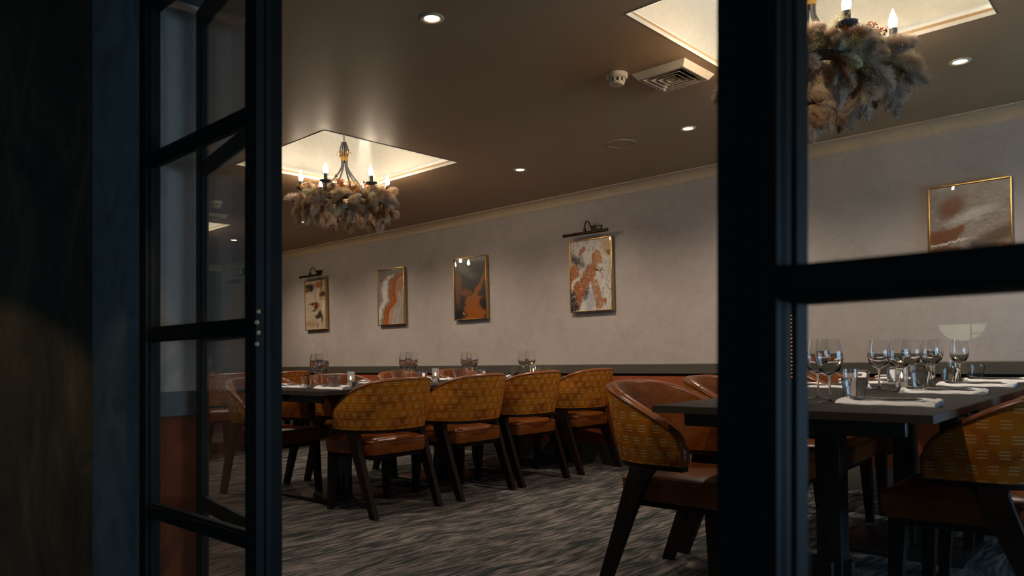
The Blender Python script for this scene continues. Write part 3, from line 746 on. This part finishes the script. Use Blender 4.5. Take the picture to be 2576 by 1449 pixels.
def make_chandelier(cx, cy, rot, label):
    r = empty('chandelier', (cx, cy, 0), rot, label, 'chandelier', None)
    m_ = MB()                                                    # chain up into the coffer
    z = 2.545; k = 0
    while z < 2.93:
        pts = [(.008 * math.cos(a), 0, z + .018 + .016 * math.sin(a)) for a in [2 * PI * i / 10 for i in range(11)]]
        if k % 2: pts = [(0, p[0], p[2]) for p in pts]
        m_.tube(pts, .0022, 6, False); z += .027; k += 1
    m_.build('chain', M['iron'], r)
    MB().lathe([(.0005, 2.968), (.055, 2.968), (.05, 2.945), (.012, 2.925), (.0005, 2.925)], 24).build('ceiling_rose', M['iron'], r)
    MB().tube([(0, 0, 2.40), (0, 0, 2.56)], .005, 8).build('stem', M['iron'], r)
    for i in range(6):
        a = i * PI / 3; c_, s_ = math.cos(a), math.sin(a)
        P = bez([(.020, 0, 2.44), (.028, 0, 2.465), (.0315, 0, 2.490), (.024, 0, 2.522), (.016, 0, 2.548), (.018, 0, 2.560)], 5)
        MB().tube([(p.x * c_, p.x * s_, p.z) for p in P], [.0045] * (len(P) - 5) + [.004, .0035, .003, .0022, .0012], 6).build('cage_bar', M['iron'], r)
        P = bez([(.016, 0, 2.445), (.017, 0, 2.41), (.025, 0, 2.36), (.075, 0, 2.285), (.16, 0, 2.19), (.24, 0, 2.105), (.288, 0, 2.092), (.311, 0, 2.125), (.315, 0, 2.186)], 6)
        arm = MB().tube([(p.x * c_, p.x * s_, p.z) for p in P], .0065, 8).build('arm', M['iron'], r)
        X, Y = .315 * c_, .315 * s_
        MB().lathe([(.0005, 2.184), (.012, 2.186), (.030, 2.190), (.042, 2.198), (.0435, 2.203), (.040, 2.203), (.028, 2.197), (.0005, 2.195)], 24, (X, Y)).build('drip_pan', M['iron'], arm)
        MB().lathe([(.0005, 2.195), (.0155, 2.195), (.0155, 2.250), (.0135, 2.252), (.0005, 2.252)], 16, (X, Y)).build('candle_sleeve', M['iron'], arm)
        MB().lathe([(.0005, 2.251), (.010, 2.252), (.0150, 2.263), (.0168, 2.275), (.0150, 2.290), (.0100, 2.306), (.0045, 2.320), (.0015, 2.328), (.0003, 2.332)], 14, (X, Y)).build('bulb', M['bulb'], arm)
        P = bez([(.024, 0, 2.445), (.030, 0, 2.468), (.040, 0, 2.482), (.052, 0, 2.478), (.056, 0, 2.462), (.052, 0, 2.452)], 4)
        lf = MB(); rg = []
        for j, p in enumerate(P):
            w = .009 * (1 - .65 * j / len(P)); q = Vector((p.x * c_, p.x * s_, p.z)); t_ = Vector((-s_, c_, 0)) * w; n_ = Vector((c_, s_, .3)).normalized() * .001
            rg.append([q - t_ - n_, q + t_ - n_, q + t_ + n_, q - t_ + n_])
        lf.loft(rg, True, True).build('brass_leaf', M['gold'], r)
    MB().lathe([(.020, 2.416), (.026, 2.416), (.028, 2.425), (.0265, 2.432), (.028, 2.440), (.027, 2.447), (.020, 2.447)], 24).build('collar', M['gold'], r)
    P = [(.29 * math.cos(a), .29 * math.sin(a), 2.092) for a in [2 * PI * k / 40 for k in range(41)]]
    MB().tube(P, .006, 6, False).build('hoop', M['iron'], r)
    return r
def make_wreath(cx, cy, label, seed, pale):
    rr = random.Random(seed); r = empty('dried_flower_wreath', (cx, cy, 2.105), 0, label, 'wreath', 'dried flower wreaths on the chandeliers')
    core = MB(); core.tube([(.275 * math.cos(a), .275 * math.sin(a), -.005) for a in [2 * PI * k / 36 for k in range(37)]], .022, 8, False)
    core.build('twig_core', plain('twig_brown', (.09, .055, .03), .9), r)
    mixk = ([('pampas_plume', 40), ('pampas_puff', 46), ('pampas_plume_pale', 20), ('pampas_plume_grey', 20), ('brown_plume', 22), ('bunny_tail', 20), ('red_plume', 6), ('seed_spray', 14), ('rust_cluster', 15), ('pink_cluster', 4), ('ochre_cluster', 10), ('hanging_sprig', 9), ('seed_pod', 15)]
            if not pale else [('pampas_plume', 44), ('pampas_puff', 34), ('pampas_plume_pale', 22), ('pampas_plume_grey', 60), ('brown_plume', 26), ('bunny_tail', 8), ('red_plume', 3), ('seed_spray', 44), ('rust_cluster', 6), ('ochre_cluster', 8), ('hanging_sprig', 12), ('seed_pod', 8)])
    PN = {'pampas_plume_pale': 'pampas_plume', 'pampas_plume_grey': 'pampas_plume', 'pampas_puff': 'pampas_plume'}
    for nm, cnt in mixk:
        cnt = int(cnt * (1.55 if pale else 1.3))
        for k in range(cnt):
            th = 2 * PI * (k + rr.random()) / cnt; ph = rr.uniform(-2.2, 2.6)        # ph: angle about the hoop, 0 outward, +up
            if nm in ('hanging_sprig', 'red_plume', 'brown_plume'): ph = rr.uniform(-1.9, -.1)
            if nm == 'seed_spray': ph = rr.uniform(-.6, 1.6)
            e_r = Vector((math.cos(th), math.sin(th), 0)); e_t = Vector((-math.sin(th), math.cos(th), 0))
            n_ = e_r * math.cos(ph) + UPV * math.sin(ph)
            R0 = .03 if nm.startswith('pampas') or nm in ('brown_plume', 'red_plume', 'seed_spray') else .05
            p = e_r * .262 + n_ * R0 + UPV * -.005
            d = (n_ * .55 + e_t * rr.choice((-1, 1)) * rr.uniform(.25, 1.0) + UPV * rr.uniform(-.25, .25)).normalized()
            if nm in ('bunny_tail', 'seed_pod', 'rust_cluster', 'pink_cluster', 'pampas_puff'): d = (n_ + e_t * rr.uniform(-.5, .5)).normalized()
            o = link(PN.get(nm, nm), FM[nm], r); sc_ = rr.uniform(.62, .95)
            q = d.to_track_quat('X', 'Z')
            o.matrix_local = Matrix.LocRotScale(p, q, Vector((sc_, sc_, sc_)))
    return r
CH = [(-4.647, 3.264, math.radians(.5), 'iron chandelier with brass collar hanging whole under the lit square coffer', 'rust and cream dried flower wreath around the whole iron chandelier', 21, False),
      (-1.196, 3.234, math.radians(15), 'iron chandelier half hidden behind the black door post', 'pale grey pampas wreath around the chandelier half hidden by the post', 22, True),
      (-7.87, 3.165, math.radians(5), 'iron chandelier under the far coffer seen through the door glass', 'dried flower wreath around the far chandelier behind the door glass', 23, False)]
for cx, cy, rot, la, lb, sd, pale in CH:
    make_chandelier(cx, cy, rot, la)
    make_wreath(cx, cy, lb, sd, pale)

# ================================================================ things on the ceiling
DL = [(-2.31, 2.07, 'recessed downlight nearest the doors, alone on bare ceiling'), (-2.33, 4.22, 'recessed downlight beside the round ceiling speaker'), (-3.75, 4.22, 'small recessed downlight between the speaker and the whole chandelier'),
      (-.835, 4.22, 'recessed downlight seen through the glass screen beyond the pale wreath'), (-5.26, 4.20, 'recessed downlight peeping out right of the rust wreath'), (-6.69, 4.20, 'recessed downlight low behind the rust wreath'),
      (-8.22, 4.22, 'recessed downlight seen through the glass of the open door leaf')]
HID = [(-.84, 2.07), (-3.85, 2.07), (-5.3, 2.07), (-6.9, 2.07)]
dl0 = None
for x, y, la in DL + [(a, b, None) for a, b in HID]:
    if la:
        if dl0 is None:
            dl0 = empty('downlight', (x, y, ZC), 0, la, 'downlight', 'recessed downlights')
            MB().lathe([(.050, .001), (.050, -.003), (.046, -.005), (.036, -.0045), (.033, -.002), (.030, .001)], 28, cap=False).build('trim_ring', M['plastic'], dl0)
            MB().lathe([(.0005, -.0015), (.027, -.0015), (.031, .0005)], 24, cap=False).build('lens', M['led'], dl0)
        else: dup(dl0, (x, y, ZC), 0, la)
    lamp('downlight_beam', 'SPOT', (x, y, ZC - .012), SPOT_POWER * (1.0 if y > 3 else .6), WARM, spot_size=math.radians(135), spot_blend=1.0, shadow_soft_size=.028, rot=(math.radians(7 if y > 3 else 0), 0, 0))
sp = empty('ceiling_speaker', (-2.813, 4.19, ZC), 0, 'flat round ceiling speaker flush with the taupe ceiling', 'speaker')
MB().lathe([(.0005, -.003), (.088, -.003), (.090, -.005), (.095, -.005), (.097, -.002), (.097, .001)], 48, cap=False).build('grille', M['ceil'], sp)
MB().lathe([(.091, -.004), (.094, -.008), (.0975, -.006), (.0985, .0)], 48, cap=False).build('trim_ring', M['ceil'], sp)
def detector(x, y, la):
    r = empty('smoke_detector', (x, y, ZC), 0, la, 'smoke detector', 'smoke detectors')
    MB().lathe([(.0005, 0), (.054, 0), (.055, -.003), (.053, -.020), (.046, -.026), (.0005, -.026)], 32, cap=False).build('base', M['plastic'], r)
    MB().lathe([(.030, -.024), (.030, -.042), (.0005, -.042)], 24, cap=False).build('chamber', M['void'], r)
    MB().lathe([(.0005, -.041), (.037, -.041), (.036, -.050), (.030, -.056), (.0005, -.058)], 28, cap=False).build('cap', M['plastic'], r)
    for k in range(10):
        a = 2 * PI * k / 10; m_ = MB(); m_.box(.033, .041, -.006, .006, -.044, -.024)
        m_.v = [(p[0] * math.cos(a) - p[1] * math.sin(a), p[0] * math.sin(a) + p[1] * math.cos(a), p[2]) for p in m_.v]
        m_.build('fin', M['plastic'], r)
detector(-2.125, 3.14, 'white smoke detector beside the square ceiling vent near the post')
detector(-6.336, 3.09, 'white smoke detector seen through the glass of the door leaf')
def vent(x, y, la):
    r = empty('ceiling_vent', (x, y, ZC), 0, la, 'vent', 'square ceiling vents')
    def ring(h0, z0, h1, z1, th=.004):
        m_ = MB(); cs = ((-1, -1), (1, -1), (1, 1), (-1, 1))
        rg = [[(a * h0, b * h0, z0) for a, b in cs], [(a * h1, b * h1, z1) for a, b in cs], [(a * (h1 - th), b * (h1 - th), z1) for a, b in cs], [(a * (h0 - th), b * (h0 - th), z0) for a, b in cs], [(a * h0, b * h0, z0) for a, b in cs]]
        return m_.loft(rg, False, False)
    ring(.150, .0, .128, -.030, .010).build('frame', M['plastic'], r)
    for k, h in enumerate((.112, .084, .056, .030)): ring(h - .018, -.010, h, -.030, .003).build('louvre', M['plastic'], r)
    MB().box(-.012, .012, -.012, .012, -.028, -.024).build('centre_plate', M['plastic'], r)
    MB().box(-.126, .126, -.126, .126, -.006, -.003).build('duct_backing', M['void'], r)
vent(-1.925, 3.345, 'square slatted ceiling vent beside the coffer and the black post')
vent(-6.985, 3.31, 'square slatted ceiling vent seen through the glass of the door leaf')

# ================================================================ things on the walls
def art_nodes(t):
    u = t.n('TexCoord').outputs['Generated']; sx = t.n('SeparateXYZ', u)
    v = t.n('CombineXYZ', sx.outputs[0], sx.outputs[2], 0.0).outputs[0]
    return v
def warp(t, v, sc_, amt, seed, detail=4):
    w = t.noise(t.vm('ADD', v, (seed, seed * 1.7, seed * .3)), sc_, detail, .6).outputs['Color']
    o = t.vm('SCALE', t.vm('SUBTRACT', w, (.5, .5, .5))); o.node.inputs['Scale'].default_value = amt
    return t.vm('ADD', v, o)
def blobs(t, col, v, L):
    for cx, cy, rx, ry, ang, c, soft in L:
        d = t.n('Mapping', t.vm('SUBTRACT', v, (cx, cy, 0)), i_Rotation=(0, 0, -ang), i_Scale=(1, 1, 1))
        l = t.vm('LENGTH', t.vm('DIVIDE', d.outputs[0], (rx, ry, 1)))
        col = t.mix(t.sstep(l, 1 + soft, 1 - soft), col, c)
    return col
def art_finish(t, col):
    t.P(Base_Color=col, Roughness=.35, Coat_Weight=1.0, Coat_Roughness=.015, Coat_IOR=1.5); return t.m
OR, DO, CRM, GRY, BLK, WHT, RST = (.34, .095, .018), (.17, .036, .008), (.50, .42, .30), (.22, .20, .18), (.018, .013, .010), (.56, .53, .48), (.26, .10, .04)
def brush(t, c, v, sx_, sy_, amt, seed=0.0):
    n_ = t.noise(t.n('Mapping', v, i_Location=(seed, seed, 0), i_Scale=(sx_, sy_, 1)), 1, 6, .75, .4).outputs[0]
    return t.mix(amt, c, t.ramp(n_, [(.28, (.02, .015, .01)), (.5, (.5, .5, .5)), (.72, (1, .97, .9))]), 'OVERLAY')
def art1():
    t = NT('art_blocks'); v = art_nodes(t); w = warp(t, warp(t, v, 4, .12, 3, 5), 13, .07, 6, 5)
    c = t.mix(t.noise(t.n('Mapping', v, i_Scale=(3, 9, 1)), 1, 5, .7).outputs[0], (.27, .20, .13), (.56, .46, .32))
    D2 = (.045, .025, .012)
    c = blobs(t, c, w, [(.2, .88, .24, .06, 0, D2, .5), (.13, .80, .16, .035, 0, (.10, .05, .02), .5), (.30, .84, .07, .05, 0, BLK, .5), (.62, .90, .12, .06, 0, OR, .25), (.75, .88, .040, .17, 0, (.34, .15, .05), .35), (.80, .93, .02, .12, 0, D2, .5), (.85, .70, .15, .055, 0, BLK, .5), (.70, .69, .05, .05, 0, OR, .3), (.88, .61, .12, .02, 0, DO, .5),
                            (.35, .52, .20, .022, 0, D2, .5), (.52, .47, .12, .07, 0, BLK, .5), (.44, .47, .06, .06, 0, OR, .25), (.62, .49, .05, .06, 0, (.30, .12, .04), .3), (.64, .27, .19, .05, 0, BLK, .5), (.70, .30, .10, .07, 0, D2, .5), (.80, .22, .03, .11, 0, BLK, .5), (.56, .08, .028, .035, 0, BLK, .5), (.2, .12, .3, .05, 0, (.34, .20, .10), .9), (.42, .39, .12, .015, 0, D2, .6), (.62, .70, .02, .14, 0, (.62, .55, .42), .4), (.88, .45, .08, .18, 0, (.58, .50, .36), .7)])
    return art_finish(t, brush(t, c, v, 12, 40, .45))
def art2():
    t = NT('art_marble_orange'); v = art_nodes(t); w = warp(t, v, 2.3, .26, 5, 6); s_ = t.n('SeparateXYZ', w)
    cx = t.ramp(s_.outputs[1], [(0, (.26,) * 3), (.14, (.30,) * 3), (.27, (.36,) * 3), (.42, (.58,) * 3), (.60, (.54,) * 3), (.78, (.60,) * 3), (.92, (.96,) * 3)])
    d = t.math('SUBTRACT', s_.outputs[0], t.n('SeparateColor', cx).outputs[0])
    d = t.math('ADD', d, t.math('MULTIPLY', t.math('SUBTRACT', t.noise(w, 5, 7, .7, 2.5).outputs[0], .5), .30))
    c = t.ramp(t.math('ADD', d, .5), [(0, (.20, .17, .14)), (.08, (.34, .29, .25)), (.13, WHT), (.20, (.50, .46, .41)), (.25, WHT), (.30, (.22, .18, .14)), (.36, (.30, .21, .14)), (.39, DO), (.44, OR), (.48, (.46, .17, .045)), (.50, DO), (.54, OR), (.60, (.28, .07, .014)), (.63, (.42, .26, .16)), (.70, (.30, .22, .17)), (.76, (.44, .34, .28)), (.84, (.25, .20, .17)), (.90, (.40, .33, .28)), (1, (.30, .26, .22))])
    c = blobs(t, c, warp(t, v, 5, .14, 2, 5), [(.22, .83, .14, .04, .2, DO, .3), (.26, .83, .10, .028, .2, (.42, .22, .12), .3), (.5, .94, .7, .05, 0, (.20, .17, .13), .6), (.85, .70, .16, .10, .5, (.36, .17, .08), .6)])
    return art_finish(t, brush(t, c, w, 22, 9, .22))
def art3():
    t = NT('art_dark_amber'); v = art_nodes(t); w = warp(t, warp(t, v, 3.4, .22, 9, 4), 11, .10, 3, 5)
    c = t.mix(t.noise(v, 5, 4).outputs[0], (.018, .014, .011), (.05, .042, .036))
    A = (.25, .070, .008)
    c = blobs(t, c, w, [(.62, .13, .42, .22, .3, A, .10), (.55, .28, .20, .12, 0, A, .12), (.72, .47, .38, .055, .75, (.22, .075, .015), .15), (.12, .58, .12, .18, 0, (.15, .055, .025), .35), (.1, .40, .10, .15, 0, (.14, .05, .022), .4), (.36, .43, .14, .05, 0, (.18, .06, .018), .4), (.9, .24, .13, .11, 0, (.015, .010, .008), .35), (.16, .09, .2, .10, 0, (.014, .011, .010), .35), (.28, .10, .03, .03, 0, (.35, .17, .08), .2), (.35, .80, .3, .08, -.35, (.10, .09, .08), .8)])
    return art_finish(t, brush(t, c, v, 14, 14, .25))
def art4():
    t = NT('art_poured_marble'); v = art_nodes(t); w = warp(t, v, 1.7, .55, 12, 2); q = warp(t, w, 3.6, .22, 4, 2.5); u = warp(t, warp(t, v, 2.6, .26, 8, 3), 8, .07, 2, 4)
    k = t.noise(t.n('Mapping', q, i_Rotation=(0, 0, .8), i_Scale=(4.6, 1.5, 1)), 1, 3, .55, 1.2).outputs[0]
    c = t.ramp(k, [(.28, (.20, .18, .17)), (.36, (.50, .46, .40)), (.42, (.62, .57, .49)), (.455, (.26, .23, .21)), (.475, (.60, .55, .47)), (.54, (.54, .48, .40)), (.565, (.30, .27, .26)), (.59, (.62, .58, .50)), (.64, (.50, .45, .38)), (.66, (.34, .22, .14)), (.68, (.58, .52, .43)), (.78, (.44, .37, .29))])
    O2 = (.34, .115, .035)
    c = blobs(t, c, u, [(.14, .72, .24, .07, -.4, (.05, .047, .047), .7), (.28, .84, .09, .05, .3, O2, .08), (.08, .54, .18, .10, .5, O2, .08), (.36, .44, .27, .11, .9, (.29, .09, .025), .08), (.60, .60, .07, .24, -.3, O2, .10), (.70, .74, .07, .12, .2, (.40, .17, .06), .12), (.2, .26, .28, .13, .8, (.30, .09, .025), .10), (.06, .12, .12, .16, 0, BLK, .3), (.40, .27, .05, .10, -.6, BLK, .35), (.64, .22, .10, .24, .25, (.33, .15, .07), .10), (.80, .10, .05, .04, 0, (.30, .10, .04), .15), (.9, .88, .14, .12, 0, (.45, .27, .10), .6), (.93, .80, .09, .04, 0, (.16, .09, .03), .4), (.68, .55, .08, .012, 0, BLK, .5), (.48, .1, .10, .18, 0, (.33, .33, .34), .6)])
    vein = t.noise(u, 4.5, 3, .6, 1.6).outputs[0]
    c = t.mix(t.sstep(t.math('ABSOLUTE', t.math('SUBTRACT', vein, .5)), .014, .004, 0, .8), c, (.66, .61, .53))
    c = t.mix(t.sstep(t.math('ABSOLUTE', t.math('SUBTRACT', vein, .535)), .009, .003, 0, .75), c, (.07, .06, .055))
    spk = t.noise(v, 60, 3, .6).outputs[0]
    c = t.mix(t.sstep(spk, .66, .70, 0, .7), c, (.08, .06, .05))
    dots_ = t.sstep(t.n('TexVoronoi', i_Vector=v, i_Scale=30).outputs[0], .17, .12)
    c = t.mix(t.math('MULTIPLY', dots_, t.sstep(t.noise(v, 5, 2).outputs[0], .57, .62)), c, (.62, .58, .50))
    return art_finish(t, c)
def art5():
    t = NT('art_weathered_strokes'); v = art_nodes(t); w = warp(t, warp(t, v, 4, .12, 7, 8), 14, .06, 2, 8)
    st = t.noise(t.n('Mapping', w, i_Scale=(2.2, 16, 1)), 1, 7, .75).outputs[0]
    c = t.ramp(st, [(.35, (.15, .09, .055)), (.47, (.27, .215, .17)), (.52, (.22, .17, .13)), (.65, (.40, .35, .31))])
    B = (.16, .055, .018)
    c = blobs(t, c, w, [(.28, .80, .18, .10, .3, B, .5), (.2, .52, .24, .10, .2, B, .3), (.18, .36, .24, .05, 0, (.12, .045, .017), .4), (.32, .56, .12, .07, 0, B, .3), (.72, .33, .24, .10, -.15, (.045, .035, .025), .35), (.86, .48, .24, .07, .2, (.10, .06, .035), .5), (.92, .25, .14, .14, 0, (.17, .07, .025), .3), (.3, .12, .38, .05, 0, (.13, .045, .016), .4), (.6, .16, .3, .03, 0, (.06, .045, .03), .5), (.5, .68, .3, .05, .2, (.42, .37, .33), .6), (.3, .27, .3, .012, .1, (.5, .46, .42), .6), (.2, .44, .3, .010, .1, (.5, .46, .42), .6)])
    return art_finish(t, brush(t, c, v, 8, 45, .35))
PIC = [(-8.075, art1, 'tall brass-framed abstract of dark blocks on cream beneath the far picture lamp', .47), (-6.575, art2, 'brass-framed marbled print with an orange river down its middle', .47),
       (-5.318, art3, 'brass-framed dark print with amber rising from below, bright coffer mirrored in it', .465), (-3.829, art4, 'brass-framed poured marble print in white, grey and rust beneath the nearer picture lamp', .45),
       (-.997, art5, 'brass-framed weathered brown and grey print seen through the upper glass pane', .44)]
def picture(xc, mat, label, w, name='framed_picture'):
    z0, z1 = 1.308, 1.935; r = empty(name, (xc, Y1, 0), 0, label, 'picture', 'framed prints on the long wall')
    t_, dp = .009, .030
    for a, b, c, d in ((-w / 2, -w / 2 + t_, z0, z1), (w / 2 - t_, w / 2, z0, z1), (-w / 2 + t_, w / 2 - t_, z0, z0 + t_), (-w / 2 + t_, w / 2 - t_, z1 - t_, z1)):
        MB().box(a, b, -dp - .012, -.012, c, d, .0015).build('frame_bar', M['gold'], r)
    MB().box(-w / 2 + .03, w / 2 - .03, -.013, 0, z0 + .04, z1 - .04).build('backing', M['black'], r)
    MB().box(-w / 2 + t_, w / 2 - t_, -dp - .002, -.014, z0 + t_, z1 - t_).build('print', mat, r)
    return r
for xc, fn, la, w in PIC: picture(xc, fn(), la, w)
pe = picture(0, plain('art_brown_swirl', (.20, .065, .02), .4), 'brown print on the dark end wall seen past the door leaf', .6)
pe.location = (X0, 3.42, -.16); pe.rotation_euler = (0, 0, PI / 2)
def picture_lamp(xc, la):
    r = empty('picture_lamp', (xc, Y1, 1.985), 0, la, 'picture lamp', 'picture lamps')
    MB().box(-.01, .10, -.018, 0, .022, .062, .004).build('wall_plate', M['bronze'], r)
    P = bez([(.0, -.012, .042), (-.002, -.03, .060), (-.003, -.055, .092), (-.004, -.088, .088), (-.004, -.108, .050), (-.004, -.110, .005)], 6)
    MB().tube(P, .0055, 8).build('arm', M['bronze'], r)
    m_ = MB(); m_.tube([(-.235, -.112, -.010), (-.231, -.112, -.010), (-.230, -.112, -.010), (.230, -.112, -.010), (.231, -.112, -.010), (.235, -.112, -.010)], [.013, .016, .014, .014, .016, .013], 16).build('shade', M['bronze'], r)
    MB().box(-.013, .005, -.125, -.100, -.006, .034, .003).build('knuckle', M['bronze'], r)
picture_lamp(-3.825, 'bronze picture lamp above the poured marble print')
picture_lamp(-8.06, 'bronze picture lamp above the print of dark blocks on cream')
ex = empty('exit_sign', (-10.03, Y1, 2.155), 0, 'small green emergency exit sign high on the far wall above a door', 'sign')
MB().box(-.06, .20, -.03, 0, 0, .10, .006).build('panel', M['green'], ex)
fg = MB(); fg.ball((-.005, -.031, .080), .011, 2, (1, .15, 1))
for a in (((-.008, .066), (.006, .040)), ((.006, .040), (-.012, .016)), ((.006, .040), (.022, .028)), ((.022, .028), (.018, .012)), ((-.006, .062), (.016, .056)), ((-.006, .062), (-.024, .050))):
    fg.tube([(a[0][0], -.031, a[0][1]), (a[1][0], -.031, a[1][1])], .0042, 6)
fg.box(.045, .085, -.032, -.030, .018, .086)
fg.build('running_figure', M['white'], ex)

# ================================================================ lobby lights that the glass mirrors
sc = empty('wall_sconce', (-1.02, -3.2, 1.19), 0, 'half-round ribbed wall light in the lobby, mirrored in the glass screen', 'wall light')
glow = emit('fluted_glow', (0.86, 0.95, 0.62, 1), 1.7)
for k in range(-22, 23):
    x = k * .0054
    if 8 <= k <= 9: continue
    hgt = math.sqrt(max(0, .121 ** 2 - x * x)) * .80
    if hgt < .006: continue
    MB().box(x - .0020, x + .0020, .03, .045, -hgt, 0, .0008).build('rib', glow, sc)
MB().box(-.13, .13, .0, .03, -.002, .004).build('top_rail', M['bronze'], sc)
MB().box(.0425, .0495, .028, .05, -.095, 0).build('strap', M['bronze'], sc)
MB().box(.0495, .115, .044, .05, -.062, -.054).build('strap', M['bronze'], sc)
ls = empty('light_string', (-2.05, -3.19, .86), 0, 'upright string of small amber lights in the lobby, mirrored beside the black post', 'string lights')
MB().tube([(0, .006, 0), (0, .006, .45)], .0018, 6).build('cord', M['black'], ls)
amb = emit('amber_glow', (1.0, .36, .06, 1), 8.0)
bm_ = MB().ball((0, 0, 0), .0045, 2, (1.6, 1, .8)).mesh('bulb', amb)
for k in range(17): link('bulb', bm_, ls, (0, .012, .012 + .0265 * k))
